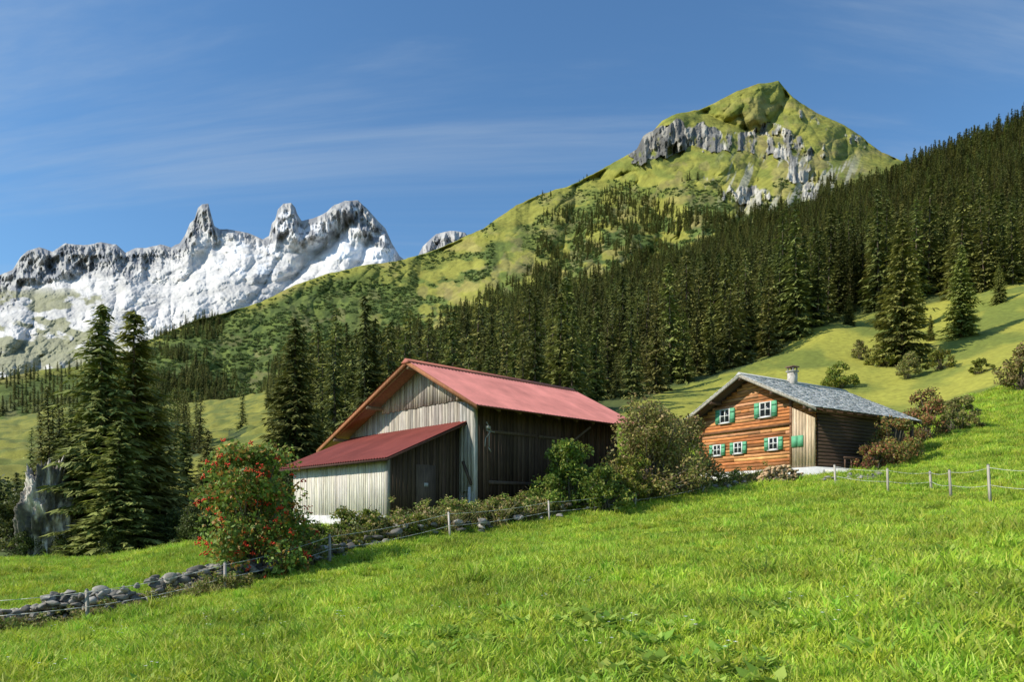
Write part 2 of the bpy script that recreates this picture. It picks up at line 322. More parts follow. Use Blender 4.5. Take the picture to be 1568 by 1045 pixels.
def bush(seed,H,Wd,n=3500,size=.13,pal=GREEN,ncl=26,berries=0):
    r=np.random.default_rng(seed);cent=[];rad=[];mb=MB()
    for i in range(ncl):
        a=r.uniform(0,6.283);q=r.uniform(0,1)**.6;hh=r.uniform(.12,.95)
        wr=Wd*.5*(math.sin(min(1,hh*1.25+.18)*math.pi)**.6 if hh<.6 else 1-.6*hh)
        c=(math.cos(a)*q*wr,math.sin(a)*q*wr,hh*H);cent.append(c);rad.append(r.uniform(.11,.22)*min(H,Wd))
        b=(r.uniform(-.12,.12)*Wd,r.uniform(-.12,.12)*Wd,-.1);mid=(c[0]*.4+b[0]*.5,c[1]*.4+b[1]*.5,c[2]*.55)
        mb.beam(b,mid,.05,(.16,.14,.10),.035);mb.beam(mid,c,.035,(.17,.15,.11),.02)
        tip=(c[0]*1.15+r.uniform(-.2,.2),c[1]*1.15,c[2]+r.uniform(.05,.35));mb.beam(c,tip,.02,(.15,.13,.09),.008)
    v,f,c=leafcloud(r,cent,rad,n,size,pal,.15)
    v2=np.array(mb.v);f2=np.array(mb.f)+len(v);v=np.concatenate([v,v2]);f=np.concatenate([f,f2]);c=np.concatenate([c,np.array(mb.c)])
    if berries:
        bv=[];bf=[];bc=[]
        for i in range(berries):
            k=r.integers(0,len(cent));d=r.normal(size=3);d/=np.linalg.norm(d);c0=np.array(cent[k])+d*rad[k]*1.0
            for j in range(9):
                p=c0+r.normal(size=3)*[.055,.055,.035];s=.028;m=len(bv)
                bv+=[p+np.array(q)*s for q in((1,0,0),(0,1,0),(-1,0,0),(0,-1,0),(0,0,1),(0,0,-1))]
                bf+=[(m,m+1,m+4),(m+1,m+2,m+4),(m+2,m+3,m+4),(m+3,m,m+4),(m+1,m,m+5),(m+2,m+1,m+5),(m+3,m+2,m+5),(m,m+3,m+5)]
                bc+=[(.7,.06,.02)]*6
        return mesh_np('bush',v,f,c,M_leaf),mesh_np('berries',np.array(bv),np.array(bf),np.array(bc),M_plain)
    return mesh_np('bush',v,f,c,M_leaf)
# ---------------------------------------------------------------- instancing
def scatter(name,pts,scl,rotz,meshes,tilt=None,rs=1):
    col=bpy.data.collections.new(name+'_variants')
    for i,m in enumerate(meshes):
        o=bpy.data.objects.new(f'{name}_variant_{i}',m);col.objects.link(o)
    me=bpy.data.meshes.new(name);n=len(pts);me.vertices.add(n);me.vertices.foreach_set('co',np.asarray(pts,np.float32).ravel())
    a=me.attributes.new('scl','FLOAT','POINT');a.data.foreach_set('value',np.asarray(scl,np.float32))
    rv=np.zeros((n,3),np.float32);rv[:,2]=rotz
    if tilt is not None: rv[:,:2]=tilt
    a=me.attributes.new('rot','FLOAT_VECTOR','POINT');a.data.foreach_set('vector',rv.ravel())
    a=me.attributes.new('idx','INT','POINT');a.data.foreach_set('value',np.random.default_rng(rs).integers(0,len(meshes),n).astype(np.int32))
    o=obj(name,me);g=bpy.data.node_groups.new(name,'GeometryNodeTree')
    g.interface.new_socket('Geometry',in_out='INPUT',socket_type='NodeSocketGeometry');g.interface.new_socket('Geometry',in_out='OUTPUT',socket_type='NodeSocketGeometry')
    N=g.nodes;L=g.links;gi=N.new('NodeGroupInput');go=N.new('NodeGroupOutput');ip=N.new('GeometryNodeInstanceOnPoints');ci=N.new('GeometryNodeCollectionInfo')
    ci.inputs['Collection'].default_value=col;ci.inputs['Separate Children'].default_value=True;ci.inputs['Reset Children'].default_value=True
    def na(nm,t):
        q=N.new('GeometryNodeInputNamedAttribute');q.data_type=t;q.inputs['Name'].default_value=nm;return q.outputs['Attribute']
    mp=N.new('GeometryNodeMeshToPoints');L.new(gi.outputs[0],mp.inputs['Mesh']);L.new(mp.outputs[0],ip.inputs['Points'])
    L.new(ci.outputs[0],ip.inputs['Instance'])
    ip.inputs['Pick Instance'].default_value=True;L.new(na('idx','INT'),ip.inputs['Instance Index']);L.new(na('rot','FLOAT_VECTOR'),ip.inputs['Rotation']);L.new(na('scl','FLOAT'),ip.inputs['Scale'])
    L.new(ip.outputs[0],go.inputs[0]);md=o.modifiers.new('scatter','NODES');md.node_group=g
    return o
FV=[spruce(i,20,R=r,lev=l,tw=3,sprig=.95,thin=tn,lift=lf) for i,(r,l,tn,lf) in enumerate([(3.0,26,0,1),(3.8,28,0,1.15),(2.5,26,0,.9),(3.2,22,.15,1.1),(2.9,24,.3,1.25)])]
n=24000;px=rng.uniform(-120,1690,n);d=np.sqrt(rng.uniform(75**2,760**2,n));x=(px-CX)/F*d;z=gz(x,d);py=HZ-F*z/d
k=forest_mask(px,py,d)&(d<np.interp(px,*RD)*1.03)&((px>430)|(rng.random(n)<.33))
k&=~((px>1150)&(px<1700)&(d<130)&(py>520))
P=np.stack([x,d,z-.3],-1)[k];print('FOREST',len(P))
nd=fbm(P[:,0]*.02,P[:,1]*.02,3,88)
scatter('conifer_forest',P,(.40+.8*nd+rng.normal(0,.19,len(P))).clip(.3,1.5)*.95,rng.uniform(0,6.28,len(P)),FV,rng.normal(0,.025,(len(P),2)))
PX,PY,XX,YY,ZZ=gB
TB=[(190,560),(225,524),(290,494),(345,482),(350,505),(300,540),(420,560),(520,545),(600,520),(640,490),(700,475),(770,440),(840,400),(870,350),(890,318),(930,290),(960,300),(1000,330),(1030,370),(1100,372),(1200,340),(1290,300),(1380,258),(1440,270),(1500,420),(1000,460),(600,620),(190,640)]
n=34000;i=rng.integers(0,PX.shape[0],n);j=rng.integers(0,PX.shape[1],n);px=PX[i,j];py=PY[i,j]
dens=fbm(px/30,py/16,4,91)
k=inpoly(px,py,TB)&(dens>np.interp(px,[200,346,360,600,680],[.46,.46,.56,.54,.42]))|((px>820)&(px<1300)&(py>275)&(py<400)&(dens>.62-.14*sst(300,365,py)))|((px<205)&(py<640)&(dens>.38)&(px>-150))
k&=rockB(px,py)<.5
i=i[k];j=j[k];kk=rng.random(len(i))<.55;i=i[kk];j=j[kk];P=np.stack([XX[i,j],YY[i,j],ZZ[i,j]-1],-1);print('MT',len(P))
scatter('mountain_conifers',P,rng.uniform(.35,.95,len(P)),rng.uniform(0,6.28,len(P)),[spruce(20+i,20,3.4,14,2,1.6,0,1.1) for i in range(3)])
def clump(seed):
    r=np.random.default_rng(seed);c=[(r.uniform(-1.6,1.6),r.uniform(-1.6,1.6),r.uniform(.4,1.6)) for _ in range(6)]
    v,f,cc=leafcloud(r,c,[1.1]*6,170,.85,[(.11,.165,.04),(.14,.20,.045),(.08,.13,.03)],.5);return mesh_np('scrub',v,f,cc,M_leaf)
n=20000;i=rng.integers(0,PX.shape[0],n);j=rng.integers(0,PX.shape[1],n);px=PX[i,j];py=PY[i,j]
sk=np.interp(px,*np.array(skyB).T);h=py-sk;dn=fbm(px/26,py/14,5,61)
k=((px>205)&(px<760)&(h>2)&(dn>.38+.12*sst(520,700,px)))|((px>800)&(px<1300)&(py>275)&(dn>.53))
k&=rockB(px,py)<.4;i=i[k];j=j[k];P=np.stack([XX[i,j],YY[i,j],ZZ[i,j]-.5],-1);print('SCRUB',len(P))
scatter('alder_scrub',P,rng.uniform(.6,1.9,len(P)),rng.uniform(0,6.28,len(P)),[clump(i) for i in range(3)])

# ---------------------------------------------------------------- named near spruces
HV=[spruce(40+i,20,R=r,lev=62,tw=9,sprig=.72,thin=.05,lift=1.35) for i,r in enumerate([4.0,3.6,3.2])]
def place_tree(px,pytop,d,var,wid=1):
    x,y,z=at(px,d);H=(HZ-pytop)/F*d-z;o=obj('spruce_tree',HV[var],None,(x,y,z-.2));s=H/20;o.scale=(s*wid,s*wid,s);o.rotation_euler=(0,0,rng.uniform(0,6));return o
for a in [(156,458,50,0,1.2),(205,470,53,1,1.4),(112,620,52,2,1.6),(240,590,58,2,1.4),(182,640,47,1,1.8),(452,482,74,0,1.2),(425,590,78,1,1.2),(485,620,80,2,1.2),(318,655,70,1,1.3),(282,645,76,2,1.3),(345,700,72,2,1.6),(25,720,75,2,1.3),
          (1382,330,112,0,1.05),(1472,372,118,1,1.1),(1425,480,120,2,1.1),(1350,440,135,2,1.2),(1250,405,160,1,1.1),(1530,400,135,0,1.),(1300,450,150,2,1.2),(1405,420,140,1,1.1)]: place_tree(*a)
# ---------------------------------------------------------------- deciduous bushes
def put(name,me,px,d,dz=0,rot=None,s=1):
    x,y,z=at(px,d);o=obj(name,me,None,(x,y,z+dz));o.rotation_euler=(0,0,rng.uniform(0,6) if rot is None else rot);o.scale=(s,s,s);return o
ROW=[(.19,.27,.05),(.25,.32,.05),(.14,.21,.035),(.22,.28,.05),(.45,.22,.05)]
m,b=bush(1,4.0,3.7,12500,.13,ROW,54,berries=130);o=put('rowan_tree',m,378,20.5,-.1);bo=obj('berries',b,o)
OL=[(.24,.27,.07),(.32,.30,.08),(.34,.27,.11),(.17,.21,.05)]
put('hazel_bush',bush(2,3.0,3.2,8000,.14,GREEN,38),872,30);put('hazel_bush',bush(9,2.0,2.6,4000,.13,GREEN,24),925,29.5)
put('elder_bush',bush(3,4.7,5.0,14000,.14,OL,64),998,33.0);put('elder_bush',bush(4,3.6,3.4,7500,.14,OL,34),1045,36)
put('elder_bush',bush(5,2.2,3.2,5000,.13,GREEN,30),960,31.5)
SB=bush(15,1.5,2.2,2600,.11,GREEN,20)
for px,d,s in [(468,22.6,.9),(505,23.5,.8),(548,24,.95),(436,23,.8),(755,28,.7),(800,28.3,.6),(640,25,.55)]: put('bramble_bush',SB,px,d,-.05,None,s)
RU=[(.33,.28,.07),(.42,.21,.08),(.20,.22,.05),(.34,.16,.08),(.18,.22,.05)]
put('autumn_shrub',bush(6,2.8,3,5500,.14,RU,30),1372,39);put('autumn_shrub',bush(7,3.6,3,5500,.15,RU,30),1418,47);put('autumn_shrub',bush(8,2.4,4,4600,.16,OL,26),1465,50)
put('autumn_shrub',bush(10,1.6,2.4,2600,.13,RU,20),1335,37)
HB=bush(12,4,5,3800,.3,GREEN,34);HB2=bush(16,5,4.2,3800,.28,OL,30);HB3=bush(17,3,5.5,3400,.28,GREEN,30)
for m_,px,d,s in [(HB,1285,100,.9),(HB2,1565,70,1.0),(HB3,1440,100,.9),(HB2,1390,100,.8),(HB,1350,112,.9),(HB3,1500,88,.6),(HB2,1318,118,.7)]: put('hillside_bush',m_,px,d,0,None,s)
DB=bush(13,6,7,6500,.3,[(.10,.14,.035),(.13,.17,.04),(.07,.105,.03)],44)
for px,d,s in [(20,56,.8),(-20,60,1),(262,50,.55),(300,46,.45),(180,46,.45),(330,60,.7),(400,64,.8),(360,52,.5),(120,50,.45),(40,60,.7),(425,50,.5),(400,46,.42),(440,56,.6),(370,47,.4),(335,47,.42)]: put('valley_bush',DB,px,d,-.3,None,s)
for px,d,s in [(40,47,.33),(98,46.5,.3)]: put('valley_bush',DB,px,d,-.3,None,s)

# ---------------------------------------------------------------- grass
def tuft(seed,n,h,rad,pal):
    r=np.random.default_rng(seed);a=r.uniform(0,6.283,n);q=np.sqrt(r.uniform(0,1,n))*rad;b=np.stack([np.cos(a)*q,np.sin(a)*q,0*a-.02],-1)
    hh=h*r.uniform(.4,1.2,n);l=r.uniform(0,6.283,n);le=r.uniform(.15,.9,n)*hh;ln=np.stack([np.cos(l),np.sin(l),0*l],-1)
    w=r.uniform(.004,.010,n)*(1+h*2);o=r.uniform(0,6.283,n);s=np.stack([np.cos(o),np.sin(o),0*o],-1)*w[:,None]
    up=np.array([0,0,1.]);m=b+up*hh[:,None]*.55+ln*le[:,None]*.3;t=b+up*hh[:,None]*.9+ln*le[:,None]
    v=np.stack([b-s,b+s,m+s*.8,m-s*.8,t+s*.15,t-s*.15],1).reshape(-1,3);i=np.arange(n)[:,None]*6
    f=np.concatenate([i+[0,1,2,3],i+[3,2,4,5]]);pal=np.array(pal);c=pal[r.integers(0,len(pal),n)]*r.uniform(.8,1.2,n)[:,None]
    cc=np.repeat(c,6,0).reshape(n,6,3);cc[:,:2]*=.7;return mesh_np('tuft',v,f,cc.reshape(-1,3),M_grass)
GP=[(.38,.57,.045),(.46,.62,.06),(.31,.50,.038),(.52,.59,.11)]
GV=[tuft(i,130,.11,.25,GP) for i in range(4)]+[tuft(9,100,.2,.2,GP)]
def barn_xy(x,y):
    dx=x+1.57;dy=y-30;return dx*-.682+dy*.731, dx*.731+dy*.682
def chal_xy(x,y):
    dx=x-16.26;dy=y-38;return dx*-.545+dy*.839, dx*.839+dy*.545
def free(x,y):
    t,s=barn_xy(x,y);a=((t>-.1)&(t<11)&(s>-.1)&(s<10))|((t>.9)&(t<9.3)&(s>-3.8)&(s<0))
    t,s=chal_xy(x,y);return ~(a|((t>-.4)&(t<8.1)&(s>-.9)&(s<9.5)))
n=44000;d=rng.uniform(4.2,75,n);u=rng.uniform(-.82,.82,n);x=u*d;k=free(x,d);x=x[k];d=d[k]
px=CX+F*x/d;edge=np.interp(px,[0,290,450,600],[42,40,33,33]);k=(d<edge)|(px>600);x=x[k];d=d[k]
z=gz(x,d);patch=fbm(x*.5,d*.5,3,141)
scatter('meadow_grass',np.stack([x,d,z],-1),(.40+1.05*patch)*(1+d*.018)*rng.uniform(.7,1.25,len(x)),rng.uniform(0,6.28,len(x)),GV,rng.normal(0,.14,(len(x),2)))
def herb(seed):
    r=np.random.default_rng(seed);n=26;a=r.uniform(0,6.283,n);L=r.uniform(.06,.17,n);up=r.uniform(.2,1.1,n)
    ax=np.stack([np.cos(a),np.sin(a),up],-1);ax/=np.linalg.norm(ax,axis=1)[:,None];sd=np.stack([-np.sin(a),np.cos(a),0*a],-1)
    b=np.stack([r.normal(0,.05,n),r.normal(0,.05,n),0*a+.02],-1);l=L[:,None]
    v=np.stack([b,b+ax*l*.5+sd*l*.22,b+ax*l-[0,0,.02],b+ax*l*.5-sd*l*.22],1).reshape(-1,3)
    c=np.array([(.34,.50,.07),(.42,.55,.10),(.25,.42,.05)])[r.integers(0,3,n)];c=np.repeat(c,4,0)
    return mesh_np('herb',v,np.arange(n*4).reshape(-1,4),c,M_grass)
def flower(seed):
    r=np.random.default_rng(seed);V=[];Fq=[];Cq=[]
    for i in range(3):
        x,y,h=r.normal(0,.08),r.normal(0,.08),r.uniform(.14,.24);b=len(V)
        V+=[(x-.003,y,0),(x+.003,y,0),(x+.003,y,h),(x-.003,y,h)];Fq.append((b,b+1,b+2,b+3));Cq+=[(.2,.3,.05)]*4
        for k in range(5):
            a=k*1.257;b=len(V);c_,s_=math.cos(a),math.sin(a);V+=[(x,y,h),(x+c_*.014-s_*.007,y+s_*.014+c_*.007,h+.004),(x+c_*.022,y+s_*.022,h+.006),(x+c_*.014+s_*.007,y+s_*.014-c_*.007,h+.004)];Fq.append((b,b+1,b+2,b+3));Cq+=[(.8,.8,.75)]*4
    return mesh_np('flower',V,Fq,np.array(Cq),M_plain)
n=2600;d=rng.uniform(4.5,34,n);u=rng.uniform(-.8,.8,n);x=u*d;cl=fbm(x*.8,d*.8,3,151);k=free(x,d)&(cl>.5);x=x[k];d=d[k]
scatter('meadow_herbs',np.stack([x,d,gz(x,d)+.02],-1),rng.uniform(.7,1.5,len(x)),rng.uniform(0,6.28,len(x)),[herb(i) for i in range(4)])
n=200;d=rng.uniform(5.5,34,n);u=rng.uniform(-.8,.8,n);x=u*d;k=free(x,d);x=x[k];d=d[k]
scatter('meadow_flowers',np.stack([x,d,gz(x,d)],-1),rng.uniform(.7,1.1,len(x)),rng.uniform(0,6.28,len(x)),[flower(i) for i in range(3)])
LINE=[(0,17.3),(130,17.6),(300,18.6),(345,19.2),(430,20.6),(505,22.2),(600,23.8),(690,25.3),(770,27),(840,28.3),(970,31.2),(1100,34),(1180,37)]
lw=[((p-CX)/F*q,q) for p,q in LINE];lx=np.array([a for a,_ in lw]);ly=np.array([b for _,b in lw])
WP=[(.24,.31,.05),(.18,.25,.045),(.38,.34,.10),(.46,.37,.17),(.13,.19,.04)]
def weed(seed,h):
    r=np.random.default_rng(seed);c=[(r.uniform(-.3,.3),r.uniform(-.3,.3),r.uniform(.1,h)) for _ in range(9)];v,f,cc=leafcloud(r,c,[.2]*9,330,.10,WP,.1)
    return mesh_np('weed',v,f,cc,M_leaf)
WV=[weed(60+i,.4+.22*i) for i in range(4)]+[tuft(70,90,.6,.25,[(.5,.44,.2),(.3,.33,.08),(.42,.38,.16)]),tuft(71,60,.8,.2,[(.5,.42,.22),(.36,.34,.12)])]
n=1050;q=rng.uniform(.24,1,n);s=np.interp(q,np.linspace(0,1,len(lx)),np.arange(len(lx)));x=np.interp(s,np.arange(len(lx)),lx)+rng.normal(0,.35,n);y=np.interp(s,np.arange(len(ly)),ly)+.5+np.abs(rng.normal(0,.9,n))
k=free(x,y)&(fbm(x*.7,y*.7,3,161)>.44);x=x[k];y=y[k]
scatter('weeds',np.stack([x,y,gz(x,y)],-1),rng.uniform(.3,1.2,len(x)),rng.uniform(0,6.28,len(x)),WV,rs=3)
n=420;q=rng.uniform(-.12,.27,n);s=q*(len(lx)-1);x=np.where(q<0,lx[0]+s*2.2,np.interp(s,np.arange(len(lx)),lx))+rng.normal(0,.4,n);y=np.where(q<0,ly[0]+s*.2,np.interp(s,np.arange(len(ly)),ly))+rng.normal(.2,.55,n)
scatter('wall_weeds',np.stack([x,y,gz(x,y)],-1),rng.uniform(.25,.65,len(x)),rng.uniform(0,6.28,len(x)),WV+[GV[4]],rs=4)

# ---------------------------------------------------------------- stones
def ico(sub):
    bm=bmesh.new();bmesh.ops.create_icosphere(bm,subdivisions=sub,radius=1);v=np.array([q.co[:] for q in bm.verts]);f=np.array([[w.index for w in q.verts] for q in bm.faces]);bm.free();return v,f
IV,IF=ico(2)
def stone(r,p,s,flat=.6):
    v=IV.copy();k=r.normal(size=(8,3));k/=np.linalg.norm(k,axis=1)[:,None]
    for q in k:
        dd=v@q;lim=r.uniform(.3,.7);v=v-np.maximum(dd-lim,0)[:,None]*q*.98
    v=v*np.array([1.1,r.uniform(.6,1),flat*r.uniform(.7,1.2)])*s;a=r.uniform(0,6.28);c,sn=math.cos(a),math.sin(a)
    v=v@np.array([[c,sn,0],[-sn,c,0],[0,0,1]]);t=r.normal(0,.35);c,sn=math.cos(t),math.sin(t);v=v@np.array([[1,0,0],[0,c,sn],[0,-sn,c]])
    return v+p
def stones(name,plist,seed):
    r=np.random.default_rng(seed);V=[];Fc=[];Cc=[]
    for i,(p,s) in enumerate(plist):
        V.append(stone(r,np.array(p),s));Fc.append(IF+i*len(IV));b=r.uniform(.11,.42);Cc.append(np.ones((len(IV),3))*[b,b*.92,b*.79])
    return obj(name,mesh_np(name,np.concatenate(V),np.concatenate(Fc),np.concatenate(Cc),M_stone))
pl=[];ii=np.arange(len(lx))
for i in range(1200):
    s=rng.uniform(-2.2,3.4)
    if s<0: x=lx[0]+s*2.2;y=ly[0]+s*.2
    else: x=np.interp(s,ii,lx);y=np.interp(s,ii,ly)
    lay=rng.uniform(0,1)**.8;hgt=.70*(1-.2*sst(2.0,3.2,s))*(.7+.6*float(vn(np.array([x*1.3]),np.array([0.]),3)[0]))
    x+=rng.normal(0,.28)*(1-lay*.6);y+=.6+rng.normal(0,.28)*(1-lay*.6)
    pl.append(((x,y,float(gz(x,y))+lay*hgt),rng.uniform(.07,.25)))
stones('dry_stone_wall',pl,5)
pl=[]
for i in range(330):
    s=rng.uniform(3.2,11.5);x=np.interp(s,ii,lx)+rng.normal(0,.3);y=np.interp(s,ii,ly)+.7+rng.normal(0,.35);pl.append(((x,y,float(gz(x,y))+rng.uniform(0,.45)),rng.uniform(.09,.28)))
stones('stone_row',pl,6)
pl=[]
for i in range(60):
    x,y,z=at(1290+rng.uniform(-30,60),33+rng.normal(0,.5));pl.append(((x,y,z+rng.uniform(0,.25)),rng.uniform(.1,.25)))
stones('rubble_stones',pl,8)
v,f=ico(6)
dsp=1+.6*(ridged(v[:,0]*2.2+v[:,1]*1.1,v[:,2]*1.2+v[:,1],5,201)-.5)+.3*(ridged(v[:,0]*7+v[:,1]*5,v[:,2]*5,4,203)-.5)
v=v*dsp[:,None]*[1.5,2.2,4.6];x,y,z=at(76,49)
nc=fbm(v[:,0]*1.2+v[:,1],v[:,2]*.6,4,207);cc=np.ones((len(v),3))*[.58,.52,.45];cc=mixc(cc,[.13,.12,.10],sst(.46,.6,nc))
obj('rock_outcrop',mesh_np('rock_outcrop',v,f,cc,M_stone),None,(x,y,z+2.2))

# ---------------------------------------------------------------- barn
bo=bpy.data.objects.new('wooden_barn',None);SC.collection.objects.link(bo);bo.location=(-1.57,30,0)
PB=lambda t,s,z:(-.682*t+.731*s,.731*t+.682*s,z)
def shade(c,a=.25):
    k=random.uniform(1-a,1+a);return (c[0]*k,c[1]*k*random.uniform(.97,1.03),c[2]*k*random.uniform(.93,1.05))
def rt(t): return 6.97-.523*(3.55-t) if t<3.55 else 6.97-.414*(t-3.55)
def boards_t(mb,P,t0,t1,s,zb,zt,w,c,a=.3,th=.03,gap=.008,sgn=-1):
    t=t0
    while t<t1-.02:
        ww=min(w*random.uniform(.75,1.25),t1-t);o=random.uniform(0,.018);za,zc=zt(t+gap),zt(t+ww-gap);zb0=zb(t+ww/2)+random.uniform(-.03,.03);cc=shade(c,a)
        s0,s1=s+sgn*(th+o),s
        mb.hexa([P(t+gap,s0,zb0),P(t+ww-gap,s0,zb0),P(t+ww-gap,s1,zb0),P(t+gap,s1,zb0),P(t+gap,s0,za),P(t+ww-gap,s0,zc),P(t+ww-gap,s1,zc),P(t+gap,s1,za)],cc);t+=ww
def boards_s(mb,P,s0,s1,t,zb,zt,w,c,a=.3,th=.03,gap=.008,sgn=-1):
    boards_t(mb,lambda q,r,z:P(r,q,z),s0,s1,t,zb,zt,w,c,a,th,gap,sgn)
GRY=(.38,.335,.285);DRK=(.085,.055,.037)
mb=MB()
boards_t(mb,PB,0,10.2,0,lambda t:-.6,lambda t:min(rt(t)-.12,6.9),.2,GRY,.35)
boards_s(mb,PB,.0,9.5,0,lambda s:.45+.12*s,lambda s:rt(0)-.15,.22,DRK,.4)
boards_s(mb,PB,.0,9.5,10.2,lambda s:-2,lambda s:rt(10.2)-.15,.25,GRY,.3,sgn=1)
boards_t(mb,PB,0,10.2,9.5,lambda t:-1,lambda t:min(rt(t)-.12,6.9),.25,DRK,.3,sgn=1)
boards_t(mb,PB,.15,7.0,-.045,lambda t:5.0,lambda t:min(rt(t)-.14,6.86),.2,GRY,.38)
obj('walls',mb.mesh('walls',M_wood),bo)
mb=MB();mb.box(PB,.06,10.1,.06,9.4,-1.5,4.0,(.03,.025,.02))
obj('inner_core',mb.mesh('inner_core',M_wood),bo)
mb=MB();za=lambda s:4.05+.44*s
A0,A1,AS=1.05,9.15,-3.65
WH=(.60,.55,.47)
boards_t(mb,PB,A0,A1,AS,lambda t:-.05-.1*t,lambda t:za(AS)-.06,.19,WH,.2)
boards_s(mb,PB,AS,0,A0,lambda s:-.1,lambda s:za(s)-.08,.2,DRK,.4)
boards_s(mb,PB,AS,0,A1,lambda s:-.9,lambda s:za(s)-.08,.2,WH,.2,sgn=1)
mb.box(PB,A0+.05,A1-.05,AS+.05,-.05,-1.2,2.3,(.03,.025,.02))
obj('annex_walls',mb.mesh('annex_walls',M_wood),bo)
mb=MB();mb.box(PB,A0-.02,A1+.1,AS-.08,AS+.2,-1.6,-.0,(.6,.59,.56));mb.box(PB,5.0,A1+.15,AS-.12,AS+.22,-1.9,-.42,(.6,.59,.56))
mb.box(PB,-.05,10.2,-.02,.3,-1.5,.1,(.35,.33,.3));mb.box(PB,-.08,.3,-.1,9.5,-1,.42,(.30,.28,.25))
obj('foundation',mb.mesh('foundation',M_stone),bo)
mb=MB();LG=(.50,.48,.44)
mb.box(PB,-.12,.10,-.14,.06,-.2,rt(0)-.2,LG)
boards_t(mb,PB,-.1,.85,-.10,lambda t:1.0,lambda t:rt(t)-.2,.2,(.44,.41,.37),.15)
mb.box(PB,.10,.22,-.2,-.13,-.2,1.2,(.7,.69,.66))
mb.beam(PB(.0,-.2,1.3),PB(.55,-.2,2.3),.09,(.1,.07,.05))
for s in np.linspace(-.85,9.9,10): mb.beam(PB(3.55,s,6.8),PB(-1.2,s,rt(-1.2)-.15),.1,(.13,.09,.06));mb.beam(PB(3.55,s,6.8),PB(11.7,s,rt(11.7)-.15),.1,(.26,.15,.08))
for t in (0,3.55,7,10.2): mb.beam(PB(t,-.95,rt(t)-.3),PB(t,9.9,rt(t)-.3),.16,(.2,.14,.09))
for s0,s1 in((.7,3.6),(3.75,6.3)): mb.box(PB,-.1,-.07,s0,s1,3.55,3.68,(.12,.085,.06));mb.box(PB,-.1,-.07,s0,s1,1.35,1.5,(.12,.085,.06))
mb.beam(PB(-.12,5.6,3.3),PB(-.9,6.4,4.2),.1,(.14,.1,.07))
mb.box(PB,A0-.08,A0+.08,AS-.06,AS+.08,-.2,2.3,(.35,.32,.28));mb.box(PB,A0-.06,A0-.035,-2.3,-1.3,.1,2.1,(.14,.1,.075));mb.box(PB,A0-.075,A0-.06,-1.9,-1.7,1.2,1.35,(.5,.5,.5))
obj('frame_timbers',mb.mesh('frame_timbers',M_wood),bo)
mb=MB()
OR=(.36,.15,.07)
for (ta,tb) in((-1.31,3.55),(3.55,11.95)):
    for sf in(-1.02,10.0):
        a,b=rt(ta),rt(tb);mb.hexa([PB(ta,sf,a-.2),PB(tb,sf,b-.2),PB(tb,sf+.05,b-.2),PB(ta,sf+.05,a-.2),PB(ta,sf,a-.01),PB(tb,sf,b-.01),PB(tb,sf+.05,b-.01),PB(ta,sf+.05,a-.01)],OR)
    a,b=rt(ta),rt(tb);mb.hexa([PB(ta,-.96,a-.06),PB(tb,-.96,b-.06),PB(tb,9.98,b-.06),PB(ta,9.98,a-.06),PB(ta,-.96,a-.03),PB(tb,-.96,b-.03),PB(tb,9.98,b-.03),PB(ta,9.98,a-.03)],(.25,.12,.06))
obj('roof_boards',mb.mesh('roof_boards',M_wood),bo)
def corr(P,ta,tb,s0,s1,zf,col,wl=.2,amp=.025):
    ns=int((s1-s0)/wl*6);S=np.linspace(s0,s1,ns);T=np.linspace(ta,tb,9);TT,SS=np.meshgrid(T,S,indexing='ij')
    w=amp*np.sin(np.arange(ns)*2*math.pi/6)[None]
    k=(1+.16*(vn(np.floor(SS/.95),np.floor(TT/2.6)*3.,4)-.5))*(1+.45*(fbm(TT*.5,SS*1.2,4,6)-.5))
    V=[P(t,s,zf(t)+ww+.02) for t,s,ww in zip(TT.ravel(),SS.ravel(),np.broadcast_to(w,TT.shape).ravel())]
    return np.array(V),gridf(len(T),ns),np.array(col)[None]*k.ravel()[:,None]
RED=(.66,.245,.205)
v,f,c=corr(PB,3.5,-1.36,-1.05,10.05,lambda t:6.97-.523*(3.55-t),RED);obj('roof_right',mesh_np('roof_right',v,f,c,M_roofr,True),bo)
v,f,c=corr(PB,3.6,12,-1.05,10.05,lambda t:6.97-.414*(t-3.55),RED);obj('roof_left',mesh_np('roof_left',v,f,c,M_roofr,True),bo)
mb=MB();mb.hexa([PB(3.2,-1.08,6.84),PB(3.9,-1.08,6.88),PB(3.9,10.08,6.88),PB(3.2,10.08,6.84),PB(3.53,-1.08,7.05),PB(3.57,-1.08,7.05),PB(3.57,10.08,7.05),PB(3.53,10.08,7.05)],(.50,.17,.12))
mb.beam(PB(-1.36,-1.0,4.4),PB(-1.36,10.,4.4),.05,(.12,.05,.04))
obj('ridge_cap',mb.mesh('ridge_cap',M_roofr),bo)
PA=lambda s,t,z:PB(t,s,z)
v,f,c=corr(PA,.02,-4.15,.35,9.95,lambda s:za(s),(.23,.058,.046));obj('annex_roof',mesh_np('annex_roof',v,f,c,M_roofr,True),bo)
mb=MB();mb.hexa([PB(.36,-4.12,za(-4.12)-.12),PB(9.93,-4.12,za(-4.12)-.12),PB(9.93,0,za(0)-.12),PB(.36,0,za(0)-.12),PB(.36,-4.12,za(-4.12)-.03),PB(9.93,-4.12,za(-4.12)-.03),PB(9.93,0,za(0)-.03),PB(.36,0,za(0)-.03)],(.09,.045,.035))
obj('annex_roof_boards',mb.mesh('annex_roof_boards',M_wood),bo)
mb=MB()
for a,b in(((-.35,.35,3.95),(-.35,.6,3.6)),((-.35,.6,3.6),(-.35,.35,3.3)),((-.35,.35,3.6),(-.35,.8,3.55)),((-.35,.5,3.6),(-.35,.5,2.9)),((-.3,.35,3.3),(-.3,.3,2.9)),((-.3,.5,2.9),(-.3,.65,2.7))): mb.beam(PB(*a),PB(*b),.035,(.34,.33,.31))
